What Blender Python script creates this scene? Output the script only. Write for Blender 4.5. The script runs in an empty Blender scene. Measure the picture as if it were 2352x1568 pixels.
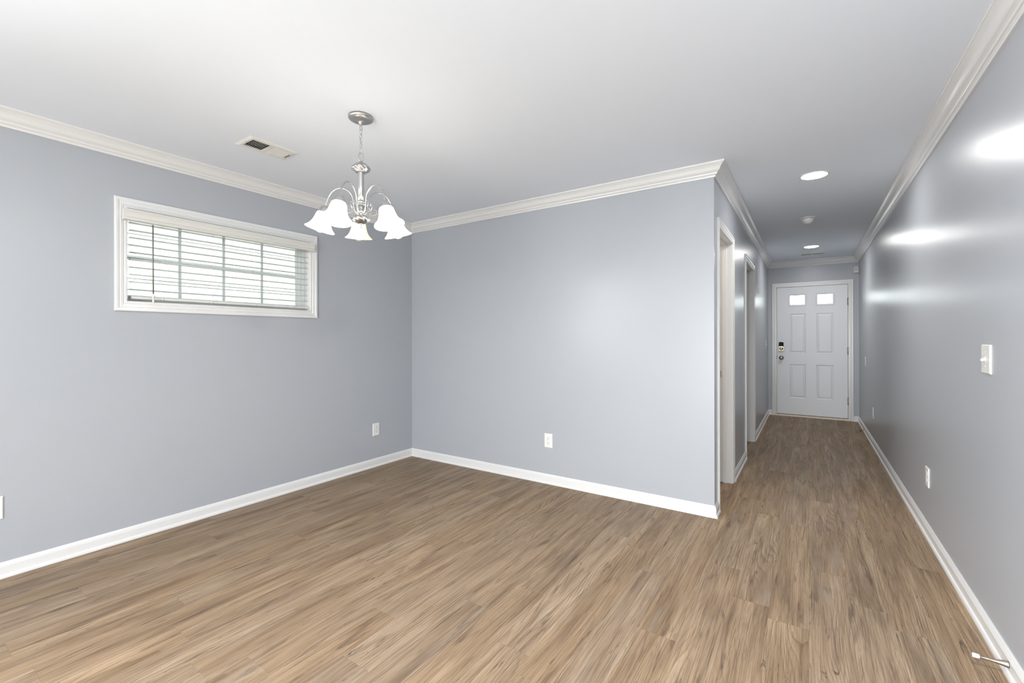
import bpy, bmesh, math, random
from mathutils import Vector, Matrix

random.seed(7)
C = bpy.context.scene.collection
SC = bpy.context.scene
PI = math.pi

# ------------------------------------------------------------------ layout (metres)
L, D, H, R, E = -3.502, 3.3336, -0.5414, 0.6223, 8.2715     # left, back, hall-left, right, end wall planes
REAR, CEIL = -3.0, 2.44
T = 0.115                                                    # partition thickness

# ------------------------------------------------------------------ camera
YAW, ROLL, FPX = 0.5883, -0.002, 1020.226
cam = bpy.data.cameras.new('camera')
camo = bpy.data.objects.new('camera', cam); C.objects.link(camo)
rt = Vector((math.cos(YAW), math.sin(YAW), 0)); fw = Vector((-math.sin(YAW), math.cos(YAW), 0)); dn = Vector((0, 0, -1))
rt2 = rt * math.cos(ROLL) - dn * math.sin(ROLL); dn2 = rt * math.sin(ROLL) + dn * math.cos(ROLL)
camo.matrix_world = Matrix(((rt2.x, -dn2.x, -fw.x, 0), (rt2.y, -dn2.y, -fw.y, 0), (rt2.z, -dn2.z, -fw.z, 1.2441), (0, 0, 0, 1)))
cam.sensor_fit = 'HORIZONTAL'; cam.sensor_width = 36.0
cam.lens = FPX / 2352 * 36.0
cam.shift_y = -8.154 / 2352
cam.clip_start = 0.02; cam.clip_end = 200
SC.camera = camo

# ------------------------------------------------------------------ world, daylight, exposure
w = bpy.data.worlds.new('overcast_sky'); SC.world = w; w.use_nodes = True
bg = w.node_tree.nodes['Background']
bg.inputs[0].default_value = (0.96, 0.985, 1.0, 1); bg.inputs[1].default_value = 7.0
SC.view_settings.view_transform = 'Standard'; SC.view_settings.look = 'None'
SC.view_settings.exposure = 0.37; SC.view_settings.gamma = 1.0
try: SC.view_settings.use_curve_mapping = False
except Exception: pass
SC.cycles.use_denoising = True
SC.cycles.max_bounces = 10; SC.cycles.diffuse_bounces = 6; SC.cycles.glossy_bounces = 4
SC.cycles.transmission_bounces = 6; SC.cycles.transparent_max_bounces = 12
SC.cycles.sample_clamp_indirect = 8.0
SC.cycles.caustics_reflective = False; SC.cycles.caustics_refractive = False

def area(name, loc, aim, sx, sy, power, col=(1, 1, 1), spread=PI):
    l = bpy.data.lights.new(name, 'AREA'); l.shape = 'RECTANGLE'; l.size = sx; l.size_y = sy
    l.energy = power; l.color = col; l.spread = spread
    o = bpy.data.objects.new(name, l); C.objects.link(o); o.location = loc
    o.rotation_euler = (Vector(aim) - Vector(loc)).to_track_quat('-Z', 'Y').to_euler()
    return o
# added area lamp at the rear opening, standing in for daylight behind the camera
area('rear_fill_light', (-0.56, REAR - 0.16, 1.1), (-0.56, 5, 1.1), 2.0, 2.0, 95, (0.97, 0.985, 1.0))
# added area lamp aimed up from the rear opening to brighten the ceiling
area('ceiling_fill_light', (-0.56, REAR - 0.30, 0.10), (-0.9, 2.2, 2.6), 2.0, 0.5, 45, (0.97, 0.985, 1.0))
# added area lamp at an assumed opening behind the camera, brightens the right wall
area('side_fill_light', (L - 0.22, -1.75, 1.58), (0, -1.2, 0.6), 2.1, 1.1, 125, (0.96, 0.98, 1.0), math.radians(130))
# unseen disk lamp added overhead to brighten the near right wall
dl = area('overhead_fill_light', (0.04, 0.87, CEIL - .008), (0.04, 0.87, 0), 0.15, 0.15, 27, (1.0, 0.985, 0.96)); dl.data.shape = 'DISK'
# unseen point lamp added to brighten the small room through the nearer doorway
cl = bpy.data.lights.new('small_room_fill', 'POINT'); cl.energy = 8; cl.color = (1.0, 0.96, 0.92); cl.shadow_soft_size = 0.1
clo = bpy.data.objects.new('small_room_fill', cl); C.objects.link(clo); clo.location = (-1.35, 3.95, 2.2)

# ------------------------------------------------------------------ materials
def lin(r, g, b):
    f = lambda c: (c / 255 / 12.92) if c / 255 <= 0.04045 else ((c / 255 + 0.055) / 1.055) ** 2.4
    return (f(r), f(g), f(b), 1)

class NT:
    def __init__(s, name):
        s.m = bpy.data.materials.new(name); s.m.use_nodes = True
        s.t = s.m.node_tree; s.n = s.t.nodes; s.l = s.t.links
        s.b = s.n['Principled BSDF']; s.out = s.n['Material Output']
    def add(s, typ, **kw):
        n = s.n.new(typ)
        for k, v in kw.items(): setattr(n, k, v)
        return n
    def link(s, a, b): s.l.new(a, b)
    def set(s, **kw):
        for k, v in kw.items(): s.b.inputs[k.replace('_', ' ')].default_value = v
        return s
    def coords(s, scale, kind='Object', offset=None):
        tc = s.add('ShaderNodeTexCoord'); mp = s.add('ShaderNodeMapping'); mp.inputs['Scale'].default_value = scale
        s.link(tc.outputs[kind], mp.inputs['Vector'])
        if offset is not None: s.link(offset, mp.inputs['Location'])
        return mp.outputs[0]
    def noise(s, vec, scale=1, detail=3, rough=0.5, dist=0.0):
        n = s.add('ShaderNodeTexNoise'); n.inputs['Scale'].default_value = scale; n.inputs['Detail'].default_value = detail
        n.inputs['Roughness'].default_value = rough; n.inputs['Distortion'].default_value = dist
        s.link(vec, n.inputs['Vector']); return n.outputs[0]
    def ramp(s, fac, stops):
        n = s.add('ShaderNodeValToRGB'); e = n.color_ramp.elements
        while len(e) < len(stops): e.new(0.5)
        for el, (p, c) in zip(e, stops): el.position = p; el.color = c
        s.link(fac, n.inputs[0]); return n.outputs[0]
    def mix(s, fac, a, b, mode='MIX'):
        n = s.add('ShaderNodeMix', data_type='RGBA', blend_type=mode)
        for sock, v in ((n.inputs[0], fac), (n.inputs[6], a), (n.inputs[7], b)):
            if hasattr(v, 'is_output'): s.link(v, sock)
            else: sock.default_value = v
        return n.outputs[2]
    def math(s, op, a, b=0.0, clamp=False):
        n = s.add('ShaderNodeMath', operation=op, use_clamp=clamp)
        for sock, v in ((n.inputs[0], a), (n.inputs[1], b)):
            if hasattr(v, 'is_output'): s.link(v, sock)
            else: sock.default_value = v
        return n.outputs[0]
    def bump(s, h, strength=0.2, dist=0.001):
        n = s.add('ShaderNodeBump'); n.inputs['Strength'].default_value = strength; n.inputs['Distance'].default_value = dist
        s.link(h, n.inputs['Height']); s.link(n.outputs[0], s.b.inputs['Normal'])

def plain(name, col, rough=0.5, metal=0.0, spec=0.5):
    n = NT(name); n.set(Base_Color=col, Roughness=rough, Metallic=metal)
    n.b.inputs['Specular IOR Level'].default_value = spec
    v = n.coords((1, 1, 1)); h = n.noise(v, 60, 2)
    r = n.math('MULTIPLY_ADD', h, 0.08); n.n[-1].inputs[2].default_value = rough - 0.04
    n.link(r, n.b.inputs['Roughness'])
    return n

def m_wall():
    n = NT('grey_blue_satin_paint'); n.b.inputs['Specular IOR Level'].default_value = 0.38; n.set(Base_Color=lin(181, 185, 195), Roughness=0.34)
    v = n.coords((1, 1, 1))
    peel = n.noise(v, 260, 2)                                   # orange peel of the paint
    roll = n.noise(n.coords((55, 55, 1.1)), 1, 3)               # vertical roller lap marks
    patch = n.noise(v, 1.6, 3)
    col = n.mix(patch, lin(168, 172, 178), lin(172, 176, 181))
    n.link(col, n.b.inputs['Base Color'])
    r = n.math('MULTIPLY_ADD', patch, 0.06); n.n[-1].inputs[2].default_value = 0.26
    n.link(r, n.b.inputs['Roughness'])
    h = n.math('ADD', n.math('MULTIPLY', peel, 0.9), n.math('MULTIPLY', roll, 0.25))
    n.bump(h, 0.30, 0.0010); return n.m
def m_ceil():
    n = NT('flat_white_ceiling_paint'); n.set(Base_Color=lin(230, 236, 244), Roughness=0.85)
    n.bump(n.noise(n.coords((1, 1, 1)), 180, 3), 0.15, 0.001); return n.m
def m_trim():
    n = NT('semi_gloss_white_trim'); n.set(Base_Color=lin(220, 220, 219), Roughness=0.22)
    n.bump(n.noise(n.coords((1, 1, 1)), 120, 2), 0.08, 0.0006); return n.m
def m_plank():
    n = NT('weathered_oak_vinyl_plank')
    oi = n.add('ShaderNodeObjectInfo'); rnd = oi.outputs['Random']
    cx = n.add('ShaderNodeCombineXYZ')
    n.link(n.math('MULTIPLY', rnd, 37.0), cx.inputs[0]); n.link(n.math('MULTIPLY', rnd, 91.0), cx.inputs[1]); n.link(n.math('MULTIPLY', rnd, 13.0), cx.inputs[2])
    off = cx.outputs[0]
    broad = n.noise(n.coords((13, 1.1, 1), offset=off), 1, 4, 0.6, 0.6)
    col = n.ramp(broad, [(0.27, lin(116, 95, 74)), (0.44, lin(149, 125, 99)), (0.56, lin(166, 141, 113)), (0.74, lin(188, 164, 135))])
    # grain figure: growth rings running along the plank, bent into cathedrals and ripples
    sep = n.add('ShaderNodeSeparateXYZ'); n.link(n.coords((1, 1, 1)), sep.inputs[0])
    bend = n.noise(n.coords((7.0, 0.95, 1), offset=off), 1, 1, 0.4)
    rip = n.noise(n.coords((26, 7, 1), offset=off), 1, 2, 0.5)
    ph = n.math('ADD', n.math('MULTIPLY', sep.outputs[0], 78.0), n.math('ADD', n.math('MULTIPLY', bend, 17.0), n.math('MULTIPLY', rip, 0.42)))
    line = n.math('POWER', n.math('FRACT', ph), 3.2)
    where = n.ramp(n.noise(n.coords((10, 1.4, 1), offset=off), 1.0, 3), [(0.36, (0.12, 0.12, 0.12, 1)), (0.62, (1, 1, 1, 1))])
    lf = n.math('MULTIPLY', n.math('MULTIPLY', line, where), 0.62)
    col = n.mix(lf, col, lin(92, 72, 55))
    # fine pores and streaks
    fine = n.noise(n.coords((260, 3.2, 1), offset=off), 1, 5, 0.72)
    fl = n.ramp(fine, [(0.36, (1, 1, 1, 1)), (0.50, (0, 0, 0, 1))])
    col = n.mix(n.math('MULTIPLY', fl, 0.68), col, lin(84, 65, 50))
    lite = n.ramp(n.noise(n.coords((120, 3.0, 1), offset=off), 1, 4, 0.65), [(0.54, (0, 0, 0, 1)), (0.72, (1, 1, 1, 1))])
    col = n.mix(n.math('MULTIPLY', lite, 0.36), col, lin(200, 178, 149))
    # umber heartwood smudges and grey weathering
    sm = n.ramp(n.noise(n.coords((24, 2.0, 1), offset=off), 1, 5, 0.65, 1.0), [(0.55, (0, 0, 0, 1)), (0.72, (1, 1, 1, 1))])
    col = n.mix(n.math('MULTIPLY', sm, 0.80), col, lin(78, 60, 50))
    kn = n.ramp(n.noise(n.coords((38, 5.0, 1), offset=off), 1, 6, 0.7, 1.6), [(0.585, (0, 0, 0, 1)), (0.66, (1, 1, 1, 1))])
    km = n.ramp(n.noise(n.coords((12, 1.2, 2), offset=off), 1, 2), [(0.46, (0, 0, 0, 1)), (0.60, (1, 1, 1, 1))])
    col = n.mix(n.math('MULTIPLY', n.math('MULTIPLY', kn, km), 0.80), col, lin(72, 55, 45))
    gw = n.ramp(n.noise(n.coords((16, 1.6, 3), offset=off), 1.3, 3), [(0.55, (0, 0, 0, 1)), (0.75, (1, 1, 1, 1))])
    col = n.mix(n.math('MULTIPLY', gw, 0.35), col, lin(164, 151, 138))
    hs = n.add('ShaderNodeHueSaturation'); n.link(col, hs.inputs['Color'])
    va = n.add('ShaderNodeMapRange'); n.link(rnd, va.inputs[0]); va.inputs[3].default_value = 0.87; va.inputs[4].default_value = 0.95
    n.link(va.outputs[0], hs.inputs['Value'])
    sa = n.add('ShaderNodeMapRange'); n.link(n.math('FRACT', n.math('MULTIPLY', rnd, 7.31)), sa.inputs[0]); sa.inputs[3].default_value = 0.90; sa.inputs[4].default_value = 1.02
    n.link(sa.outputs[0], hs.inputs['Saturation'])
    n.link(hs.outputs[0], n.b.inputs['Base Color'])
    n.set(Roughness=0.52); n.b.inputs['Specular IOR Level'].default_value = 0.24
    n.bump(n.math('SUBTRACT', fine, n.math('MULTIPLY', line, 0.3)), 0.25, 0.0008)
    return n.m
def m_glass():
    n = NT('clear_window_glass'); n.n.remove(n.b)
    tr = n.add('ShaderNodeBsdfTransparent'); tr.inputs[0].default_value = (0.95, 0.98, 0.97, 1)
    gl = n.add('ShaderNodeBsdfGlossy'); gl.inputs['Roughness'].default_value = 0.02
    fr = n.add('ShaderNodeFresnel'); fr.inputs[0].default_value = 1.45
    mx = n.add('ShaderNodeMixShader'); n.link(fr.outputs[0], mx.inputs[0]); n.link(tr.outputs[0], mx.inputs[1]); n.link(gl.outputs[0], mx.inputs[2])
    n.link(mx.outputs[0], n.out.inputs[0]); return n.m
def m_emit(name, col, s):
    n = NT(name); n.set(Base_Color=col, Roughness=0.4)
    n.b.inputs['Emission Color'].default_value = col; n.b.inputs['Emission Strength'].default_value = s; return n.m
def m_shade(name, col, emit):
    n = NT(name); n.set(Base_Color=col, Roughness=0.35)
    v = n.noise(n.coords((1, 1, 1)), 22, 4, 0.6, 1.5)
    c = n.mix(v, col, tuple(min(1, x * 1.06) for x in col[:3]) + (1,)); n.link(c, n.b.inputs['Base Color'])
    n.b.inputs['Emission Color'].default_value = (1, 0.96, 0.90, 1); n.b.inputs['Emission Strength'].default_value = emit
    tl = n.add('ShaderNodeBsdfTranslucent'); n.link(c, tl.inputs[0])
    mx = n.add('ShaderNodeMixShader'); mx.inputs[0].default_value = 0.5
    n.link(n.b.outputs[0], mx.inputs[1]); n.link(tl.outputs[0], mx.inputs[2]); n.link(mx.outputs[0], n.out.inputs[0]); return n.m

def m_slat():
    n = NT('white_faux_wood_slat'); n.set(Base_Color=lin(212, 213, 207), Roughness=0.4)
    n.bump(n.noise(n.coords((60, 1, 60)), 4, 2), 0.05, 0.0005)
    return n.m

WALL, CEILM, TRIM, PLANK, GLASS = m_wall(), m_ceil(), m_trim(), m_plank(), m_glass()
BEIGE = plain('warm_beige_wall_paint', lin(222, 214, 204), 0.6).m
SUB = plain('grey_subfloor', lin(110, 92, 76), 0.8).m
NICKEL = plain('brushed_nickel', lin(186, 186, 186), 0.33, 1.0).m
SATIN = plain('satin_nickel_lockset', lin(160, 150, 130), 0.3, 1.0).m
BRASS = plain('aged_brass', lin(178, 150, 96), 0.3, 1.0).m
TAN = plain('tan_strike_metal', lin(196, 168, 140), 0.5, 0.3).m
STEEL = plain('bronzed_steel', lin(152, 144, 136), 0.42, 1.0).m
PLASTIC = plain('white_plastic', lin(224, 224, 221), 0.35).m
PLASTIC2 = plain('warm_white_plastic', lin(214, 213, 208), 0.4).m
RUBBER = plain('white_rubber', lin(236, 236, 234), 0.6).m
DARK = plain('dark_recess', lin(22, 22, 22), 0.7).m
GREYP = plain('grey_damper_metal', lin(122, 122, 122), 0.5).m
LENSP = plain('milky_sensor_lens', lin(200, 200, 200), 0.4).m
BLACK = plain('black_gloss_plastic', lin(10, 10, 11), 0.5, spec=0.2).m
DOORP = plain('white_door_enamel', lin(228, 230, 233), 0.42).m
CREAM = plain('cream_threshold_vinyl', lin(226, 214, 196), 0.5).m
VINYL = plain('white_vinyl_window_frame', lin(232, 236, 236), 0.4).m
GRILLE = plain('white_grille_bar', lin(214, 222, 224), 0.5).m
WANDM = plain('taupe_wand_plastic', lin(120, 116, 108), 0.4).m
CORD = plain('white_cord', lin(228, 228, 224), 0.8).m
SLAT = m_slat()
SIDING = plain('grey_lap_siding', lin(176, 178, 176), 0.6).m
LITSHADE = m_shade('lit_frosted_glass_shade', (0.95, 0.93, 0.88, 1), 4.0)
OFFSHADE = m_shade('unlit_cream_glass_shade', lin(255, 247, 236), 0.0)
BULB = m_emit('glowing_bulb', (1, 0.965, 0.92, 1), 48.0)
BULBOFF = m_shade('frosted_bulb_off', lin(254, 250, 240), 0.0)
LENS = m_emit('glowing_downlight_lens', (1, 0.985, 0.96, 1), 145.0)

# ------------------------------------------------------------------ mesh helpers
class MB:
    def __init__(s): s.v = []; s.f = []; s.sm = []
    def add(s, vs, fs, smooth=False):
        o = len(s.v); s.v += [tuple(v) for v in vs]
        for f in fs: s.f.append(tuple(i + o for i in f)); s.sm.append(smooth)
        return s
    def box(s, x0, x1, y0, y1, z0, z1):
        vs = [(x, y, z) for x in (x0, x1) for y in (y0, y1) for z in (z0, z1)]
        return s.add(vs, [(0, 1, 3, 2), (4, 6, 7, 5), (0, 4, 5, 1), (2, 3, 7, 6), (0, 2, 6, 4), (1, 5, 7, 3)])
    def prism(s, poly, axis, a0, a1):
        """extrude a polygon (list of 2-tuples) along axis; axis 0: poly=(y,z), 1: (x,z), 2: (x,y)"""
        n = len(poly)
        def p(q, a): return ((a, q[0], q[1]), (q[0], a, q[1]), (q[0], q[1], a))[axis]
        vs = [p(q, a0) for q in poly] + [p(q, a1) for q in poly]
        fs = [tuple(range(n))[::-1], tuple(range(n, 2 * n))] + [(i, (i + 1) % n, n + (i + 1) % n, n + i) for i in range(n)]
        return s.add(vs, fs)
    def loft(s, loops, closed_u=True, smooth=False, caps=True):
        n = len(loops[0]); vs = [v for l in loops for v in l]; fs = []
        for j in range(len(loops) - 1):
            for i in range(n if closed_u else n - 1):
                a, b = j * n + i, j * n + (i + 1) % n
                fs.append((a, b, b + n, a + n))
        s.add(vs, fs, smooth)
        if caps:
            s.add(loops[0], [tuple(range(n))[::-1]]); s.add(loops[-1], [tuple(range(n))])
        return s
    def lathe(s, prof, center=(0, 0), seg=32, mod=None, frame=None, smooth=True):
        """prof = [(r, z)]; mod(theta, r, z) -> r ; frame(r*cos, r*sin, z)->xyz"""
        loops = []
        for r, z in prof:
            lp = []
            for i in range(seg):
                t = 2 * PI * i / seg; rr = mod(t, r, z) if mod else r
                x, y = rr * math.cos(t), rr * math.sin(t)
                lp.append(frame(x, y, z) if frame else (center[0] + x, center[1] + y, z))
            loops.append(lp)
        return s.loft(loops, True, smooth)
    def tube(s, pts, rad, seg=10, closed=False):
        P = [Vector(p) for p in pts]; n = len(P)
        rads = rad if isinstance(rad, (list, tuple)) else [rad] * n
        loops = []; prev = None
        for i in range(n):
            a = P[(i - 1) % n] if (closed or i > 0) else P[0]; b = P[(i + 1) % n] if (closed or i < n - 1) else P[-1]
            t = (b - a).normalized()
            if prev is None:
                up = Vector((0, 0, 1)) if abs(t.z) < 0.9 else Vector((1, 0, 0)); u = t.cross(up).normalized()
            else: u = (prev - t * prev.dot(t)).normalized()
            prev = u; v = t.cross(u)
            loops.append([P[i] + (u * math.cos(2 * PI * k / seg) + v * math.sin(2 * PI * k / seg)) * rads[i] for k in range(seg)])
        if closed: loops.append(loops[0])
        return s.loft(loops, True, True, not closed)
    def build(s, name, mat, parent=None, offset=None, bevel=0.0):
        off = Vector(offset) if offset is not None else (origin(parent) if parent else Vector((0, 0, 0)))
        me = bpy.data.meshes.new(name)
        me.from_pydata([Vector(v) - off for v in s.v], [], s.f); me.materials.append(mat)
        me.polygons.foreach_set('use_smooth', s.sm)
        bm = bmesh.new(); bm.from_mesh(me)
        bmesh.ops.remove_doubles(bm, verts=bm.verts, dist=1e-6)
        bmesh.ops.recalc_face_normals(bm, faces=bm.faces); bm.to_mesh(me); bm.free()
        o = bpy.data.objects.new(name, me); C.objects.link(o)
        if parent: o.parent = parent
        if bevel:
            b = o.modifiers.new('bevel', 'BEVEL'); b.width = bevel; b.segments = 2; b.limit_method = 'ANGLE'
        return o

def origin(p):
    v = Vector((0, 0, 0))
    while p: v = v + Vector(p.location); p = p.parent
    return v
def tag(o, label, cat, group=None, kind=None):
    o['label'] = label; o['category'] = cat
    if group: o['group'] = group
    if kind: o['kind'] = kind
    return o
def thing(name, loc, label, cat, group=None, kind=None, rz=0.0):
    o = bpy.data.objects.new(name, None); C.objects.link(o); o.location = loc; o.rotation_euler = (0, 0, rz)
    o.empty_display_size = 0.05
    return tag(o, label, cat, group, kind)
def copy_tree(o, parent=None):
    c = o.copy(); C.objects.link(c)
    if parent: c.parent = parent
    for ch in list(o.children): copy_tree(ch, c)
    return c

def slab(mb, x0, x1, y0, y1, z0, z1, holes, axes='xy'):
    """slab with rectangular through holes in the plane given by axes"""
    rng = {'x': (x0, x1), 'y': (y0, y1), 'z': (z0, z1)}
    ua, va = axes; us = sorted({*rng[ua], *[h[i] for h in holes for i in (0, 1)]}); vs = sorted({*rng[va], *[h[i] for h in holes for i in (2, 3)]})
    for u0, u1 in zip(us, us[1:]):
        for v0, v1 in zip(vs, vs[1:]):
            cu, cv = (u0 + u1) / 2, (v0 + v1) / 2
            if any(h[0] < cu < h[1] and h[2] < cv < h[3] for h in holes): continue
            r = dict(rng); r[ua] = (u0, u1); r[va] = (v0, v1)
            mb.box(*r['x'], *r['y'], *r['z'])
    return mb

# ------------------------------------------------------------------ room shell
VENT1 = (-2.888, -2.762, 1.352, 1.594)           # opening of the near ceiling register (x0,x1,y0,y1)
VENT2 = (-0.076, 0.167, 7.622, 7.748)
floor = thing('floor', (0, 0, 0), 'wood look vinyl plank floor running down the room into the hallway', 'floor', kind='structure')
MB().box(L - .2, R + .15, REAR - .15, E + .15, -.06, -.0062).box(-2.1, H, 3.4, 7, -.0062, -.004).build('subfloor', SUB, floor)
ceil = slab(MB(), L - .15, R + .15, REAR - .15, E + .15, CEIL, CEIL + .06, [VENT1, VENT2]).build('ceiling', CEILM)
tag(ceil, 'flat white ceiling over the dining room and hallway', 'ceiling', kind='structure')

WY0, WY1, WZ0, WZ1 = 0.9645, 2.1728, 1.478, 2.050            # clear window opening inside the casing
wl = slab(MB(), L - .15, L, REAR - .15, D + T, -.06, CEIL, [(WY0 - .012, WY1 + .012, WZ0 - .012, WZ1 + .012), (-2.8, -.70, 1.02, 2.14)], 'yz').build('wall_left', WALL)  # second hole is an opening added behind the camera for the side fill
tag(wl, 'grey blue painted wall with the long narrow window', 'wall', kind='structure')
wb = MB().box(L, H - T, D, D + T, -.06, CEIL).build('wall_back', WALL)
tag(wb, 'grey blue painted wall facing the camera behind the chandelier', 'wall', kind='structure')
D2 = (3.519, 4.188, 2.038); D3 = (5.192, 6.008, 2.038)         # hallway openings y0,y1,top
wh = slab(MB(), H - T, H, D, E, -.06, CEIL, [(D2[0] - .018, D2[1] + .018, -1, D2[2] + .018), (D3[0] - .018, D3[1] + .018, -1, D3[2] + .018)], 'yz').build('wall_hallway', WALL)
tag(wh, 'grey painted hallway wall with two white cased doorways', 'wall', kind='structure')
FX0, FX1, FZ = -0.4205, 0.4925, 2.0385                         # front door jamb opening
we = slab(MB(), H - T, R, E, E + .15, -.06, CEIL, [(FX0 - .02, FX1 + .02, -1, FZ + .02)], 'xz').build('wall_end', WALL)
tag(we, 'grey painted wall around the front door at the hallway end', 'wall', kind='structure')
wr = MB().box(R, R + .15, REAR - .15, E + .15, -.06, CEIL).build('wall_right', WALL)
tag(wr, 'grey satin painted long wall with light streaks and a switch', 'wall', kind='structure')
PX0, PX1 = -1.62, 0.50  # opening added in the unseen rear wall to let light in
wre = slab(MB(), L, R, REAR - .15, REAR, -.06, CEIL, [(PX0, PX1, .04, 2.12)], 'xz').build('wall_rear', WALL)
tag(wre, 'grey painted wall with a wide opening added for daylight behind the camera', 'wall', kind='structure')
# side rooms behind the hallway doorways
def side_room(name, y0, y1, x0, label):
    b = MB(); x1 = H - T
    b.box(x0 - .05, x0, y0, y1, -.004, CEIL); b.box(x0, x1, y0 - .05, y0, -.004, CEIL); b.box(x0, x1, y1, y1 + .05, -.004, CEIL)
    b.box(x0, x1, y0, y1, CEIL - .03, CEIL)
    tag(b.build(name, BEIGE), label, 'wall', kind='structure')
side_room('wall_closet', D + T + .05, 4.6, -2.05, 'beige walls of the small room through the nearer hallway doorway')
side_room('wall_bedroom', 4.72, 6.9, -2.05, 'beige walls of the room through the farther hallway doorway')

# floor planks: rows along the hallway, staggered, each plank its own piece
PWID, PLEN, GAP = 0.152, 1.22, 0.0001
joints = {-2: 2.362, -3: 2.652, -5: 2.366, 0: 2.870, 1: 3.824, -6: 2.599, -10: 1.080, -11: 1.352, -14: 1.612, -13: 1.951, -12: 0.870, -8: 1.870}
def plank_mesh(w_, l_):
    b = 0.0002; b2 = MB(); h = w_ / 2 - GAP / 2; y0, y1 = GAP / 2, l_ - GAP / 2
    lo = [(-h, y0, -.006), (h, y0, -.006), (h, y1, -.006), (-h, y1, -.006)]
    mi = [(x, y, -.0006) for x, y, _ in lo]
    to = [(-h + b, y0 + b, 0), (h - b, y0 + b, 0), (h - b, y1 - b, 0), (-h + b, y1 - b, 0)]
    b2.loft([lo, mi, to])
    me = bpy.data.meshes.new('plank'); me.from_pydata(b2.v, [], b2.f); me.materials.append(PLANK)
    bm = bmesh.new(); bm.from_mesh(me); bmesh.ops.remove_doubles(bm, verts=bm.verts, dist=1e-7); bmesh.ops.recalc_face_normals(bm, faces=bm.faces); bm.to_mesh(me); bm.free()
    return me
full = plank_mesh(PWID, PLEN)
prj = random.Random(3)
for k in range(-24, 5):
    x0, x1 = k * PWID, (k + 1) * PWID
    x0c, x1c = max(x0, L), min(x1, R)
    if x1c - x0c < 0.01: continue
    yend = E if x1c > H - 0.03 else D
    y = joints.get(k, 0.3 + ((k * 0.437) % 1.0) * PLEN + prj.uniform(-.12, .12))
    while y > REAR: y -= PLEN
    while y < yend - 0.02:
        a, b = max(y, REAR), min(y + PLEN, yend)
        if b - a > 0.02:
            whole = (b - a > PLEN - 1e-4) and (x1c - x0c > PWID - 1e-4)
            me = full if whole else plank_mesh(x1c - x0c, b - a)
            o = bpy.data.objects.new('plank', me); C.objects.link(o); o.parent = floor
            o.location = ((x0c + x1c) / 2, a, 0)
        y += PLEN
# ------------------------------------------------------------------ mouldings swept along the walls with mitred corners
def sweep(path, prof):
    """path: 2D wall points, interior on the right; prof: [(distance from wall, z)]. Returns the offset loop at each point."""
    P = [Vector(p) for p in path]; n = len(P); out = []
    for i in range(n):
        dirs = []
        if i > 0: dirs.append((P[i] - P[i - 1]).normalized())
        if i < n - 1: dirs.append((P[i + 1] - P[i]).normalized())
        ns = [Vector((d.y, -d.x)) for d in dirs]
        m = ns[0] if len(ns) == 1 else (ns[0] + ns[1]) / (1 + ns[0].dot(ns[1]))
        out.append([(P[i].x + m.x * d, P[i].y + m.y * d, z) for d, z in prof])
    return out
fr = [(0, 0), (.09, .03), (.16, .11), (.19, .20), (.215, .215), (.28, .24), (.34, .33), (.39, .43), (.44, .485), (.48, .52), (.56, .57), (.63, .62), (.71, .70), (.79, .81), (.84, .89), (.866, .93), (.88, .985), (.91, 1.0), (1, 1)]
CROWN = [(0, 2.3525)] + [(.009 + .0675 * d, 2.3525 + .0870 * z) for z, d in fr] + [(0, 2.4395)]
BASE = [(0, 0), (.0222, 0), (.0222, .006), (.0208, .013), (.0168, .018), (.0130, .0195), (.0130, .060), (.0110, .0625), (.0110, .066), (.0085, .0705), (.0060, .0765), (.0035, .0800), (0, .0800)]
crown_path = [(L, REAR), (L, D), (H, D), (H, E), (R, E), (R, REAR)]
cn = ['white crown moulding along the top of the window wall', 'white crown moulding along the top of the wall facing the camera', 'white crown moulding over the hallway doorways', 'white crown moulding above the front door', 'white crown moulding along the top of the long right hand wall']
lp = sweep(crown_path, CROWN)
for i in range(5):
    tag(MB().loft([lp[i], lp[i + 1]]).build('trim_%d' % (i + 1), TRIM), cn[i], 'crown moulding', kind='structure')
CO = 0.062                                                     # casing width
def base_run(name, path, keep, label):
    lp = sweep(path, BASE); b = MB()
    for i in keep: b.loft([lp[i], lp[i + 1]])
    tag(b.build(name, TRIM), label, 'baseboard', kind='structure')
bp1 = [(L, REAR), (L, D), (H, D), (H, D2[0] - CO)]
base_run('baseboard_left', bp1, [0], 'white baseboard under the window wall')
base_run('baseboard_back', bp1, [1], 'white baseboard under the wall facing the camera')
base_run('baseboard_corner', bp1, [2], 'short white baseboard between the wall corner and the nearer doorway')
base_run('baseboard_hallway', [(H, D2[1] + CO), (H, D3[0] - CO)], [0], 'white baseboard between the two hallway doorways')
bp2 = [(H, D3[1] + CO), (H, E), (FX0 - .0035 - CO, E)]
base_run('baseboard_entry', bp2, [0], 'white baseboard from the farther doorway to the front wall')
base_run('baseboard_end_left', bp2, [1], 'short white baseboard at the lock side of the front door')
bp3 = [(FX1 + .0035 + CO, E), (R, E), (R, REAR)]
base_run('baseboard_end_right', bp3, [0], 'short white baseboard at the hinge side of the front door')
base_run('baseboard_right', bp3, [1], 'long white baseboard with door stops under the right hand wall')

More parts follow.
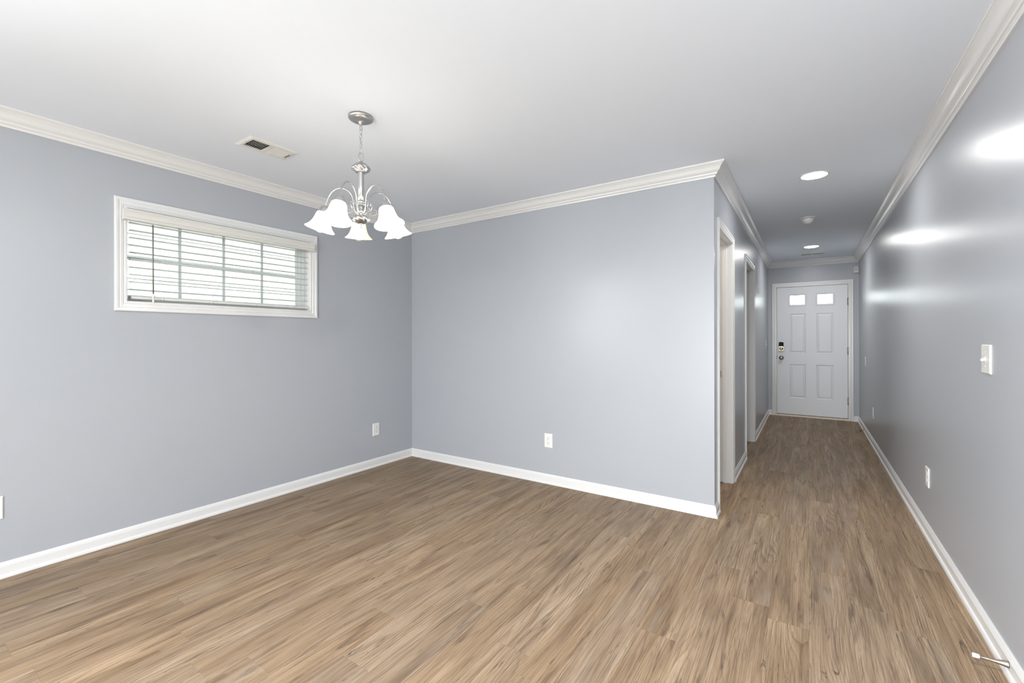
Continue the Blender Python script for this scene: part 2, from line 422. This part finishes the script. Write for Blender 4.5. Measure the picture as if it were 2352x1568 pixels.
# ------------------------------------------------------------------ casings (mitred boards, each a part)
CAS = [(0, 0), (0, .0080), (.0030, .0100), (.0120, .0106), (.0145, .0085), (.0175, .0085), (.0200, .0112), (.0340, .0132), (.0365, .0112), (.0395, .0112), (.0430, .0146), (.0540, .0160), (.0600, .0150), (.0620, .0120), (.0620, 0)]
def casing(parent, u0, u1, z0, z1, to3, four):
    """to3(u, z, t) -> xyz; rectangle is the inner edge of the casing"""
    def cp(w_):
        a = z0 - w_ if four else z0
        return [(u0 - w_, a), (u0 - w_, z1 + w_), (u1 + w_, z1 + w_), (u1 + w_, a)]
    loops = [[to3(*cp(w_)[i], t) for w_, t in CAS] for i in range(4)]
    for i in range(4 if four else 3):
        MB().loft([loops[i], loops[(i + 1) % 4]]).build('casing_board', TRIM, parent)

# ------------------------------------------------------------------ window_1
win = thing('window_1', (L, (WY0 + WY1) / 2, WZ0), 'long narrow white cased window with grilles in the left wall', 'window', kind='structure')
casing(win, WY0 - .001, WY1 + .001, WZ0 - .001, WZ1 + .001, lambda u, z, t: (L + t, u, z), True)
XB = L - .15
for a in ((WY0 - .012, WY0, WZ0 - .012, WZ1 + .012), (WY1, WY1 + .012, WZ0 - .012, WZ1 + .012), (WY0, WY1, WZ0 - .012, WZ0), (WY0, WY1, WZ1, WZ1 + .012)):
    MB().box(XB, L, *a).build('jamb_board', TRIM, win)
def ring(y0, y1, z0, z1, wd, x0, x1): return slab(MB(), x0, x1, y0, y1, z0, z1, [(y0 + wd, y1 - wd, z0 + wd, z1 - wd)], 'yz')
def ring4(y0, y1, z0, z1, wl_, wd, x0, x1): return slab(MB(), x0, x1, y0, y1, z0, z1, [(y0 + wl_, y1 - wd, z0 + wd, z1 - wd)], 'yz')
ring4(WY0, WY1, WZ0, WZ1, .008, .022, XB, L - .085).build('window_frame', VINYL, win)
ring4(WY0 + .008, WY1 - .022, WZ0 + .022, WZ1 - .022, .010, .018, XB + .004, L - .110).build('sash', VINYL, win)
ring4(WY0 + .018, WY1 - .0405, WZ0 + .0405, WZ1 - .0405, .003, .006, XB + .004, L - .122).build('glazing_bead', VINYL, win)
gy0, gy1, gz0, gz1 = WY0 + .046, WY1 - .046, WZ0 + .046, WZ1 - .046
ys = [gy0 + (gy1 - gy0) * i / 4 for i in range(5)]; zm = (gz0 + gz1) / 2
for i in range(4):
    for z0, z1 in ((gz0, zm), (zm, gz1)):
        MB().box(L - .1425, L - .1405, ys[i] if i else WY0 + .020, ys[i + 1], z0, z1).build('glass_pane', GLASS, win)
for y in ys[1:4]: MB().box(L - .1395, L - .1335, y - .0088, y + .0088, gz0, gz1).build('muntin', GRILLE, win)
MB().box(L - .1394, L - .1336, WY0 + .020, gy1, zm - .0088, zm + .0088).build('muntin', GRILLE, win)

# blind hanging in the window
bl = thing('window_blind', (L, 1.57, 1.49), 'white horizontal blind with open slats and valance in the narrow window', 'blind')
vp = [(L + .018, 1.972), (L + .052, 1.972), (L + .056, 1.974), (L + .057, 1.983), (L + .053, 1.986), (L + .053, 1.989), (L + .057, 1.992), (L + .059, 2.012), (L + .056, 2.016), (L + .056, 2.020), (L + .062, 2.030), (L + .063, 2.036), (L + .018, 2.038)]
val = MB(); val.prism([(x, z) for x, z in vp], 1, .934, 2.184)
val.build('valance', PLASTIC2, bl)
MB().box(L - .064, L - .010, WY0 + .006, WY1 - .006, 1.998, 2.046).build('head_rail', PLASTIC, bl, bevel=.002)
SX0, SX1, SY0, SY1 = L - .064, L - .013, .9880, 2.1690
def slat_mesh():
    b = MB(); n = 5; top = []; bot = []
    for i in range(n):
        f = i / (n - 1); x = SX0 + (SX1 - SX0) * f; z = .0014 * (1 - (2 * f - 1) ** 2)
        top.append((x, z + .0014)); bot.append((x, z - .0014))
    b.prism(top + bot[::-1], 1, SY0, SY1); return b
s0 = None
for k in range(10):
    if s0 is None:
        s0 = slat_mesh().build('slat', SLAT, bl, offset=origin(bl)); s0.location.z = 1.5555 ; o = s0
    else:
        o = s0.copy(); C.objects.link(o)
    o.location.z = 1.5555 + .0464 * k
for o in bl.children:
    if o.name.startswith('slat'): o.rotation_euler = (0, 0, 0)
MB().prism([(SX0, 1.497), (SX0 + .004, 1.493), (SX1 - .004, 1.493), (SX1, 1.497), (SX1, 1.508), (SX1 - .004, 1.512), (SX0 + .004, 1.512), (SX0, 1.508)], 1, SY0 - .001, SY1 + .001).build('bottom_rail', PLASTIC2, bl)
for y in (1.150, 1.442, 1.737, 2.034):
    b = MB()
    for x in (SX1 + .0015, SX0 - .0015): b.tube([(x, y, 1.50), (x, y, 2.0)], .0007, 6)
    b.tube([(L - .038, y + .012, 1.50), (L - .038, y + .012, 2.0)], .0008, 6)
    b.build('ladder_cord', CORD, bl)
    b = MB(); b.lathe([(0, 0), (.006, 0), (.0065, .0015), (.004, .004), (0, .0045)], seg=14, frame=lambda x, yy, z, y=y: (SX1 + z, y + x, 1.5035 + yy)); b.build('rail_button', PLASTIC, bl)
    b = MB(); b.lathe([(0, 0), (.005, 0), (.005, .004), (0, .006)], seg=12, frame=lambda x, yy, z, y=y: (L - .03 + x, y + yy, 1.493 - z)); b.build('cord_knob', PLASTIC, bl)
wd = MB().tube([(L + .012, 1.091, 1.970), (L + .016, 1.091, 1.53)], .0042, 8).build('wand', WANDM, bl)
MB().tube([(L + .016, 1.091, 1.53), (L + .0165, 1.091, 1.525), (L + .0172, 1.091, 1.476), (L + .0172, 1.091, 1.470)], [.0042, .0058, .0060, .0045], 10).build('wand_grip', PLASTIC2, wd)

# neighbouring house wall outside the window
nh = thing('neighbour_house', (-6.4, 3, 0), 'white lap sided house wall outside behind the blind', 'house')
sd = MB(); sd.prism([(-6.4, 0), (-6.376, 0), (-6.4, .14), (-6.404, .14)], 1, -2.5, 8.5)
p0 = sd.build('siding_plank', SIDING, nh)
for k in range(1, 34):
    o = p0.copy(); C.objects.link(o); o.location.z = k * .127
MB().box(-6.50, -6.405, -2.5, 8.5, 0, 4.6).build('wall_sheathing', SIDING, nh)

nh.location.z = -.10
tag(MB().box(-14, 12, -14, 18, -.16, -.10).build('ground', plain('added_ground_green', lin(118, 124, 98), 0.9).m), 'unseen ground added outside the windows to stop sky light from below', 'ground', kind='structure')  # ground added to keep sky light from reaching the ceiling from below

# ------------------------------------------------------------------ hallway doorways door_2, door_3
def cased_opening(name, d, label):
    y0, y1, zt = d
    t = thing(name, (H, (y0 + y1) / 2, 0), label, 'doorway', kind='structure')
    casing(t, y0 - .004, y1 + .004, 0, zt + .004, lambda u, z, q: (H + q, u, z), False)
    casing(t, y0 - .004, y1 + .004, 0, zt + .004, lambda u, z, q: (H - T - q, u, z), False)
    MB().box(H - T, H, y0 - .018, y0, 0, zt + .018).build('jamb_board', TRIM, t)
    MB().box(H - T, H, y1, y1 + .018, 0, zt + .018).build('jamb_board', TRIM, t)
    MB().box(H - T, H, y0, y1, zt, zt + .018).build('head_board', TRIM, t)
    xs0, xs1 = H - .072, H - .040                              # stop strip the door closes against
    MB().box(xs0, xs1, y0, y0 + .011, 0, zt).build('stop_strip', TRIM, t)
    MB().box(xs0, xs1, y1 - .011, y1, 0, zt).build('stop_strip', TRIM, t)
    MB().box(xs0, xs1, y0 + .011, y1 - .011, zt - .011, zt).build('stop_strip', TRIM, t)
    sp = MB().box(H - .103, H - .080, y1 - .0015, y1, .90, .957).build('strike_plate', TAN, t)
    return t
cased_opening('door_2', D2, 'white cased doorway in the hallway wall, the one nearer the wall corner')
cased_opening('door_3', D3, 'white cased doorway in the hallway wall, the one nearer the front door')

# ------------------------------------------------------------------ front door door_1
fd = thing('door_1', (.036, E, 0), 'white six panel front door with two small lites at the hallway end', 'door', kind='structure')
casing(fd, FX0 - .0035, FX1 + .0035, 0, FZ + .0035, lambda u, z, t: (u, E - t, z), False)
MB().box(FX0 - .02, FX0, E, E + .13, 0, FZ + .02).build('jamb_board', TRIM, fd)
MB().box(FX1, FX1 + .02, E, E + .13, 0, FZ + .02).build('jamb_board', TRIM, fd)
MB().box(FX0, FX1, E, E + .13, FZ, FZ + .02).build('head_board', TRIM, fd)
slab(MB(), FX0, FX1, E + .050, E + .13, .0, FZ, [(FX0 + .014, FX1 - .014, -.1, FZ - .014)], 'xz').build('stop_strip', DARK, fd)  # stop coloured near-black so the gap round the slab reads as shade
sx0, sx1, sz0, sz1 = -.4168, .4885, .034, 2.0348; YF, YB = E + .003, E + .047
cxd = (sx0 + sx1) / 2
lx = [(cxd - .058 - .241, cxd - .058), (cxd + .058, cxd + .058 + .241)]; lz = (1.7330, 1.9290)
px = [(cxd - .068 - .214, cxd - .068), (cxd + .068, cxd + .068 + .214)]
pz = [(.9945, 1.614), (.292, .8200)]
holes = [(a, b, *lz) for a, b in lx] + [(a, b, *q) for a, b in px for q in pz]
slab(MB(), sx0, sx1, YF, YB, sz0, sz1, holes, 'xz').build('door_slab', DOORP, fd)
def rect(x0, x1, z0, z1, ins, y): return [(x0 + ins, y, z0 + ins), (x1 - ins, y, z0 + ins), (x1 - ins, y, z1 - ins), (x0 + ins, y, z1 - ins)]
for a, b in px:
    for q in pz:
        lp = [rect(a, b, *q, 0, YB)] + [rect(a, b, *q, i, YF + y) for i, y in ((0, 0), (.004, .0035), (.010, .0075), (.016, .0085), (.019, .0075), (.038, .0020), (.040, .0020))]
        MB().loft(lp, caps=True).build('door_panel', DOORP, fd)
for a, b in lx:
    lp = [rect(a, b, *lz, i, YF + y) for i, y in ((0, .001), (0, -.007), (.004, -.009), (.020, -.007), (.026, .004), (.026, .040), (0, .040))]
    lf = MB().loft(lp, caps=False).build('lite_frame', DOORP, fd)
    MB().box(a + .0255, b - .0255, YF + .014, YF + .018, lz[0] + .0255, lz[1] - .0255).build('glass_pane', GLASS, lf)
MB().box(sx0, sx1, E + .026, E + .046, .002, sz0 + .002).build('gap_shade_strip', DARK, fd)  # dark strip added as the shade under the slab, blocks the sky there
# lock, knob, hinges, threshold
lk = MB(); arc = [(-.3915, 1.030), (-.3260, 1.030), (-.3258, 1.166), (-.345, 1.172), (-.3588, 1.1735), (-.372, 1.172), (-.3917, 1.166)]
lk.prism([(x, z) for x, z in arc], 1, YF - .024, YF)
lock = lk.build('keypad_lock', SATIN, fd, bevel=.003)
bk = MB(); bk.prism([(-.3895, 1.100), (-.3588, 1.104), (-.3280, 1.100), (-.3278, 1.165), (-.3588, 1.1725), (-.3897, 1.165)], 1, YF - .031, YF - .02); bk.build('battery_cover', BLACK, lock, bevel=.003)
b = MB(); b.lathe([(0, 0), (.026, 0), (.027, .004), (.022, .008), (.012, .010), (.010, .016), (0, .017)], seg=24, frame=lambda x, y, z: (-.3588 + x, YF - .024 - z, 1.066 + y)); b.box(-.3625, -.3551, YF - .05, YF - .035, 1.050, 1.082); b.build('thumb_turn', SATIN, lock)
b = MB(); b.lathe([(0, 0), (.033, 0), (.0335, .004), (.026, .010), (.013, .014), (.011, .028), (.018, .034), (.027, .044), (.0285, .054), (.024, .063), (.012, .068), (0, .069)], seg=28, frame=lambda x, y, z: (-.3577 + x, YF - z, .9208 + y)); b.build('door_knob', SATIN, fd)
MB().box(FX0 - .002, FX0 + .003, E - .004, E + .004, .899, .951).build('latch_plate', BLACK, fd)
for z in (1.777, 1.040, .294):
    b = MB(); b.lathe([(0, z - .058), (.0065, z - .058), (.0065, z + .058), (0, z + .058)], (FX1 - .0010, E - .005), 12); b.box(FX1 - .012, FX1 + .008, E - .003, E + .003, z - .05, z + .05); b.build('hinge', STEEL, fd)
b = MB(); b.prism([(E - .012, 0), (E - .012, .016), (E - .004, .024), (E + .12, .030), (E + .12, 0)], 0, FX0, FX1); b.build('threshold', CREAM, fd)

# ------------------------------------------------------------------ chandelier
AX, AY = -2.010, 1.545
ch = thing('chandelier', (AX, AY, CEIL), 'brushed nickel five arm chandelier with bell glass shades hanging from the ceiling', 'chandelier')
def lat(name, prof, mat=NICKEL, parent=ch, seg=48, mod=None): 
    b = MB(); b.lathe(prof, (AX, AY), seg, mod); return b.build(name, mat, parent)
lat('canopy', [(0, 2.4399), (.064, 2.4399), (.0645, 2.432), (.062, 2.425), (.052, 2.419), (.036, 2.414), (.016, 2.411), (.0125, 2.408), (.012, 2.401), (.008, 2.398), (.006, 2.391), (0, 2.390)])
def link(z0, z1, wid, rad, ang, name):
    n = 20; hz = (z1 - z0) / 2 - rad; hw = wid / 2 - rad; pts = []
    for i in range(n):
        t = 2 * PI * i / n; u = hw * math.copysign(abs(math.cos(t)) ** .8, math.cos(t)); v = hz * math.sin(t)
        pts.append((AX + u * math.cos(ang), AY + u * math.sin(ang), (z0 + z1) / 2 + v))
    b = MB(); b.tube(pts, rad, 8, True); b.build(name, NICKEL, ch)
zt = 2.396; nl = 6; pit = .0238
for i in range(nl):
    link(zt - .031 - i * pit, zt - i * pit, .0165, .0016, .35 + (i % 2) * 1.35, 'chain_link')
link(2.196, 2.2545, .030, .0031, .75, 'loop')
# slack lamp cord woven along the chain
pts = []
for i in range(40):
    f = i / 39; z = 2.392 - f * .150; a = f * 9.0; r = .0055 + .003 * math.sin(f * 7)
    pts.append((AX + r * math.cos(a), AY + r * math.sin(a), z))
MB().tube(pts, .0013, 6).build('lamp_cord', NICKEL, ch)
def swirl(n, amp, zc_, zw, tw):
    return lambda t, r, z: r + amp * max(0, 1 - ((z - zc_) / zw) ** 2) * math.cos(n * t + (z - zc_) * tw)
def dens(p, k=4):
    out = []
    for (r0, z0), (r1, z1) in zip(p, p[1:]):
        for i in range(k): f = i / k; out.append((r0 + (r1 - r0) * f, z0 + (z1 - z0) * f))
    return out + [p[-1]]
lat('crown_hub', dens([(0, 2.201), (.006, 2.200), (.008, 2.196), (.017, 2.191), (.032, 2.181), (.0455, 2.169), (.0495, 2.161), (.0465, 2.153), (.037, 2.146), (.031, 2.142), (.0285, 2.138), (.018, 2.136), (0, 2.136)]), mod=swirl(10, .0024, 2.160, .024, 200), seg=120)
lat('column', [(0, 2.139), (.0157, 2.139), (.0157, 2.136), (.0157, 2.06), (.0157, 1.980), (0, 1.980)], mod=lambda t, r, z: r - (.0016 * (0.5 + .5 * math.cos(9 * t)) if r > .01 else 0), seg=72)
lat('collar', [(0, 1.984), (.0170, 1.984), (.0195, 1.981), (.0190, 1.977), (.0150, 1.974), (.0140, 1.971), (.0205, 1.969), (.0220, 1.965), (.0185, 1.962), (0, 1.962)])
lat('lower_hub', [(0, 1.963), (.0180, 1.963), (.0175, 1.945), (.0180, 1.934), (.0215, 1.928), (.0205, 1.923), (.0140, 1.919), (.0115, 1.914), (.0120, 1.910), (0, 1.910)])
lat('swirl_ball', dens([(0, 1.913), (.012, 1.912), (.022, 1.908), (.034, 1.901), (.0415, 1.892), (.0430, 1.886), (.0405, 1.878), (.032, 1.870), (.022, 1.865), (.013, 1.861), (0, 1.860)]), mod=swirl(8, .0030, 1.886, .026, 170), seg=96)
fin = lat('finial', [(0, 1.863), (.010, 1.863), (.011, 1.859), (.007, 1.855), (.0055, 1.850), (.0065, 1.847), (.004, 1.843), (0, 1.8425)], seg=20)
def bez(P, n=40):
    out = []
    for i in range(n):
        f = i / (n - 1) * (len(P) - 1); k = min(int(f), len(P) - 2); t = f - k
        p0, p1, p2, p3 = P[max(k - 1, 0)], P[k], P[k + 1], P[min(k + 2, len(P) - 1)]
        out.append(tuple(.5 * (2 * p1[j] + (p2[j] - p0[j]) * t + (2 * p0[j] - 5 * p1[j] + 4 * p2[j] - p3[j]) * t * t + (3 * p1[j] - p0[j] - 3 * p2[j] + p3[j]) * t ** 3) for j in range(2)))
    return out
REACH, TILT = .188, math.radians(16)
ARM = bez([(.013, 1.914), (.022, 1.921), (.031, 1.934), (.0365, 1.955), (.0385, 1.980), (.048, 2.015), (.070, 2.040), (.102, 2.0515), (.136, 2.043), (.162, 2.018), (.176, 1.988), (.183, 1.963), (.186, 1.950)], 60)
SC1 = bez([(.0365, 1.950), (.043, 1.932), (.058, 1.920), (.076, 1.922), (.087, 1.935), (.086, 1.948), (.077, 1.953), (.071, 1.947)], 36)
SC2 = bez([(.038, 1.958), (.047, 1.950), (.055, 1.957), (.057, 1.972), (.051, 1.983), (.045, 1.979)], 28)
SHADE = [(.0285, .0125), (.0335, .0130), (.0362, .0180), (.0385, .026), (.0410, .045), (.0445, .064), (.0500, .083), (.0570, .099), (.0650, .111), (.0730, .1195), (.0765, .1235), (.0770, .1260), (.0755, .1270), (.0720, .1225), (.0630, .1120), (.0550, .1000), (.0480, .0840), (.0425, .0650), (.0390, .0450), (.0365, .0260), (.0340, .0190), (.0310, .0160), (.0285, .0150)]
SHADE = [(r, .0215 + (q - .0125) * .821) for r, q in SHADE]
CUP = [(0, -.018), (.006, -.018), (.0095, -.015), (.018, -.011), (.0250, -.003), (.0290, .008), (.0312, .020), (.0318, .0240), (.0300, .0245), (.020, .012), (0, .010)]
BULBP = [(0, .020), (.013, .022), (.0135, .045), (.018, .058), (.026, .075), (.0300, .092), (.0290, .106), (.0230, .118), (.0120, .126), (0, .1285)]
for k, a0 in enumerate((290, 2, 74, 146, 218)):
    a = math.radians(a0); ca, sa = math.cos(a), math.sin(a)
    P3 = lambda r, z: (AX + r * ca, AY + r * sa, z)
    arm = MB().tube([P3(r, z) for r, z in ARM], .0043, 10).build('arm', NICKEL, ch)
    s = MB(); s.tube([P3(r, z) for r, z in SC1], .0015, 6); s.tube([P3(r, z) for r, z in SC2], .0014, 6)
    s.build('scroll', NICKEL, arm)
    base = Vector(P3(REACH - .002, 1.938)); ax = Vector((ca * math.sin(TILT), sa * math.sin(TILT), -math.cos(TILT)))
    uu = Vector((-sa, ca, 0)); vv = ax.cross(uu)
    fr_ = lambda x, y, z: tuple(base + uu * x + vv * y + ax * z)
    lit = a0 != 146
    MB().lathe(CUP, seg=28, frame=fr_).build('socket_cup', NICKEL, arm)
    sh = MB().lathe(SHADE, seg=48, frame=fr_).build('shade', LITSHADE if lit else OFFSHADE, arm)
    bu = MB().lathe(BULBP, seg=24, frame=fr_).build('bulb', BULB if lit else BULBOFF, arm)
    if not lit: sh['label'] = 'unlit cream glass shade'; bu['label'] = 'bulb that is off'

# ------------------------------------------------------------------ ceiling fixtures
def downlight(x, y, label):
    t = thing('recessed_light', (x, y, CEIL), label, 'ceiling light', 'recessed lights in the hallway ceiling')
    b = MB(); b.lathe([(.079, -.0005), (.0795, -.004), (.083, -.0055), (.091, -.004), (.0945, -.0005), (.090, .0)], seg=48, frame=lambda u, v, z: (x + u, y + v, CEIL + z)); b.build('trim_ring', PLASTIC, t)
    b = MB(); b.lathe([(0, -.0035), (.060, -.0035), (.079, -.0025), (.0795, -.0002), (0, -.0002)], seg=48, frame=lambda u, v, z: (x + u, y + v, CEIL + z)); b.build('lens', LENS, t)
downlight(.038, 3.966, 'bright round recessed light nearest the room in the hallway ceiling')
downlight(.036, 7.062, 'small bright recessed light in front of the front door')
sm = thing('smoke_detector', (-.003, 5.343, CEIL), 'round white smoke detector between the two hallway ceiling lights', 'smoke detector')
def sl(name, prof, mat): MB().lathe(prof, (-.003, 5.343), 40).build(name, mat, sm)
sl('mounting_plate', [(0, 2.4398), (.064, 2.4398), (.065, 2.434), (.062, 2.430), (0, 2.430)], PLASTIC)
sl('vent_slot', [(0, 2.431), (.053, 2.431), (.052, 2.426), (0, 2.426)], DARK)
sl('cover', [(0, 2.4272), (.054, 2.4272), (.0545, 2.424), (.050, 2.410), (.043, 2.398), (.0395, 2.394), (.0365, 2.389), (0, 2.388)], PLASTIC)

def register(loc, rz, label, dark_first, damper=True):
    t = thing('ceiling_vent', loc, label, 'vent', 'white ceiling air registers', rz=rz)
    # local frame: short side x, long side y, z = 0 at the ceiling, opening .126 x .242
    ox, oy = .063, .121
    b = slab(MB(), -.102, .102, -.151, .151, -.004, -.0002, [(-ox, ox, -oy, oy)]); 
    lo = [(-.102, -.151, -.0002), (.102, -.151, -.0002), (.102, .151, -.0002), (-.102, .151, -.0002)]
    md = [(-.085, -.134, -.0075), (.085, -.134, -.0075), (.085, .134, -.0075), (-.085, .134, -.0075)]
    inn = [(-ox, -oy, -.0075), (ox, -oy, -.0075), (ox, oy, -.0075), (-ox, oy, -.0075)]
    up = [(-ox, -oy, .004), (ox, -oy, .004), (ox, oy, .004), (-ox, oy, .004)]
    MB().loft([lo, md, inn, up], caps=False).build('register_frame', PLASTIC, t, offset=(0, 0, 0))
    MB().box(-ox, ox, -.008, .008, -.0072, .004).build('centre_bar', PLASTIC, t, offset=(0, 0, 0))
    d = MB()
    for q in ((-ox, -ox + .001, -oy, oy, .004, .055), (ox - .001, ox, -oy, oy, .004, .055), (-ox, ox, -oy, -oy + .001, .004, .055), (-ox, ox, oy - .001, oy, .004, .055), (-ox, ox, -oy, oy, .055, .057)): d.box(*q)
    d.build('duct_collar', DARK, t, offset=(0, 0, 0))
    for sgn in (-1, 1):
        for i in range(9):
            yc = sgn * (.0135 + .0121 * i); ang = math.radians(45) * (1 if sgn * dark_first < 0 else -1)
            hw = .0078; dy, dz = hw * math.cos(ang), hw * math.sin(ang); th = .0006
            b = MB(); b.prism([(yc - dy, -.0005 - dz - th), (yc + dy, -.0005 + dz - th), (yc + dy, -.0005 + dz + th), (yc - dy, -.0005 - dz + th)], 0, -ox, ox)
            b.build('louver_blade', PLASTIC, t, offset=(0, 0, 0))
        g = MB()
        if not damper: continue
        for i in range(5):
            xc = -ox + (i + .5) * 2 * ox / 5; g.box(xc - .0045, xc + .0045, min(sgn * .009, sgn * oy), max(sgn * .009, sgn * oy), .014, .016)
        g.build('damper_grid', GREYP, t, offset=(0, 0, 0))
    MB().lathe([(0, -.0088), (.003, -.0085), (.0035, -.0074), (0, -.0074)], (0, -.128), 10).build('screw', STEEL, t, offset=(0, 0, 0))
    MB().lathe([(0, -.0088), (.003, -.0085), (.0035, -.0074), (0, -.0074)], (0, .128), 10).build('screw', STEEL, t, offset=(0, 0, 0))
    MB().box(-.03, .03, .1225, .1245, -.012, -.0074).build('damper_lever', STEEL, t, offset=(0, 0, 0))
register((-2.825, 1.473, CEIL), 0.0, 'white ceiling register beside the chandelier, half of it showing dark grid', 1)
register((.0455, 7.685, CEIL), -PI / 2, 'small white ceiling register just in front of the front door', 1, False)

# ------------------------------------------------------------------ wall plates; local frame: x across, z up, wall at y=0, room at -y
def plate(t, w_, h_, mat=PLASTIC):
    a, b_ = w_ / 2, h_ / 2
    lo = [(-a, 0, -b_), (a, 0, -b_), (a, 0, b_), (-a, 0, b_)]
    l1 = [(x, -.0025, z) for x, _, z in lo]
    l2 = [(x * (1 - .004 / a), -.0062, z * (1 - .004 / b_)) for x, _, z in lo]
    MB().loft([lo, l1, l2]).build('cover_plate', mat, t, offset=(0, 0, 0))
def screw(t, x, z):
    b = MB(); b.lathe([(0, 0), (.0033, 0), (.003, .0012), (0, .0014)], seg=12, frame=lambda u, v, q: (x + u, -.0061 - q, z + v)); b.build('screw', PLASTIC2, t, offset=(0, 0, 0))
def outlet(loc, rz, label, w_=.079, h_=.121):
    t = thing('wall_outlet', loc, label, 'outlet', 'white duplex wall outlets', rz=rz); plate(t, w_, h_)
    for s_ in (1, -1):
        zc_ = s_ * .0195; oc = []
        for i in range(24):
            q = 2 * PI * i / 24; oc.append((.0172 * math.cos(q), max(-.0125, min(.0125, .0172 * math.sin(q))) + zc_))
        rc = MB().prism(oc, 1, -.0085, -.0055).build('receptacle', PLASTIC, t, offset=(0, 0, 0))
        sl_ = MB()
        sl_.box(-.0075, -.0050, -.0088, -.008, zc_ + .0005, zc_ + .0085); sl_.box(.0050, .0073, -.0088, -.008, zc_ + .0015, zc_ + .0080)
        sl_.lathe([(0, 0), (.0028, 0), (.0028, .0006), (0, .0006)], seg=12, frame=lambda u, v, q: (u, -.0083 - q, zc_ - .0062 + v))
        sl_.build('contact_slot', DARK, rc, offset=(0, 0, 0))
    screw(t, 0, 0); return t
outlet((L, 2.860, .3585), -PI / 2, 'white outlet low on the window wall near the room corner') .rotation_euler = (0, 0, PI / 2)
outlet((-1.8505, D, .3658), 0, 'white outlet low on the wall facing the camera')
outlet((R, 3.764, .3680), -PI / 2, 'white outlet low on the right hand wall, the one nearer the camera', .086)
outlet((R, 6.580, .3700), -PI / 2, 'tiny white outlet low on the right hand wall near the front door', .086)
bp_ = thing('wall_plate', (L, .4155, .3648), 'white wall plate cut by the left edge of the photo, low on the window wall', 'wall plate', rz=PI / 2); plate(bp_, .079, .120); screw(bp_, 0, .03); screw(bp_, 0, -.03)
bp_ = thing('wall_plate', (R, 7.400, .930), 'slim white blank plate at waist height on the right hand wall by the front door', 'wall plate', rz=-PI / 2); plate(bp_, .079, .118); screw(bp_, 0, .03); screw(bp_, 0, -.03)
def switch(loc, rz, label, w_):
    t = thing('light_switch', loc, label, 'switch', 'white toggle light switches', rz=rz); plate(t, w_, .121, PLASTIC2)
    MB().box(-.0055, .0055, -.0068, -.0055, -.0125, .0125).build('toggle_slot', PLASTIC, t, offset=(0, 0, 0))
    MB().prism([(-.0062, -.006), (-.0062, .007), (-.0185, .0015), (-.0205, -.0045), (-.0185, -.0085)], 0, -.0046, .0046).build('toggle', PLASTIC, t, offset=(0, 0, 0))
    screw(t, 0, .030); screw(t, 0, -.030)
switch((R, 2.648, 1.1515), -PI / 2, 'white toggle light switch at shoulder height on the right hand wall', .108)
switch((H, 7.800, 1.1410), PI / 2, 'tiny white toggle light switch on the hallway wall past the doorways', .079)

# ------------------------------------------------------------------ motion sensor, door stops
ms = thing('motion_sensor', (R, E, 2.19), 'small white motion sensor in the upper corner beside the front door', 'sensor')
MB().prism([(R - .001, E - .001), (R - .001, E - .046), (R - .018, E - .060), (R - .058, E - .028), (R - .064, E - .001)], 2, 2.192, 2.284).build('sensor_body', PLASTIC, ms, bevel=.005)
nv = Vector((-.032, -.040, 0)).normalized(); tv = Vector((-.040, .032, 0)).normalized(); c0 = Vector((R - .038, E - .044, 2.243))
b = MB(); q = []
for d_ in (0.0005, .0030): q.append([tuple(c0 + tv * u + nv * d_ + Vector((0, 0, z))) for u, z in ((-.016, -.022), (.016, -.022), (.016, .022), (-.016, .022))])
b.loft(q); b.build('sensor_lens', LENSP, ms)

def doorstop(name, p0, p1, label, metal, k=1.0):
    t = thing(name, p0, label, 'door stop', 'door stops on the baseboard')
    a, b_ = Vector(p0), Vector(p1); ax = (b_ - a).normalized(); ln = (b_ - a).length
    u = ax.cross(Vector((0, 0, 1))).normalized(); v = ax.cross(u)
    f_ = lambda x, y, z: tuple(a + u * x * k + v * y * k + ax * z)
    MB().lathe([(0, 0), (.0125, 0), (.0128, .003), (.0115, .006), (.0105, .012), (.0070, .030), (.0052, .050), (.0046, ln - .018), (0, ln - .018)], seg=20, frame=f_).build('post', metal, t)
    MB().lathe([(0, ln - .020), (.0062, ln - .020), (.0078, ln - .016), (.0082, ln - .004), (.0070, ln), (0, ln)], seg=20, frame=f_).build('rubber_tip', RUBBER if metal is STEEL else BLACK, t)
doorstop('door_stop', (R - .0132, 2.364, .043), (.514, 2.364, .043), 'metal door stop with white rubber tip on the right hand baseboard near the camera', STEEL)
doorstop('door_stop', (R - .0132, 7.418, .040), (.563, 7.40, .009), 'small drooping brass door stop on the baseboard close to the front door', BRASS, .6)

# ------------------------------------------------------------------ unseen opening added behind the camera to admit daylight
pf = thing('added_rear_opening', ((PX0 + PX1) / 2, REAR, 0), 'white framed opening added in the unseen rear wall for daylight', 'doorway', kind='structure')
slab(MB(), PX0, PX1, REAR - .13, REAR - .02, .04, 2.12, [(PX0 + .05, -.585, .09, 2.07), (-.535, PX1 - .05, .09, 2.07)], 'xz').build('opening_frame', VINYL, pf)
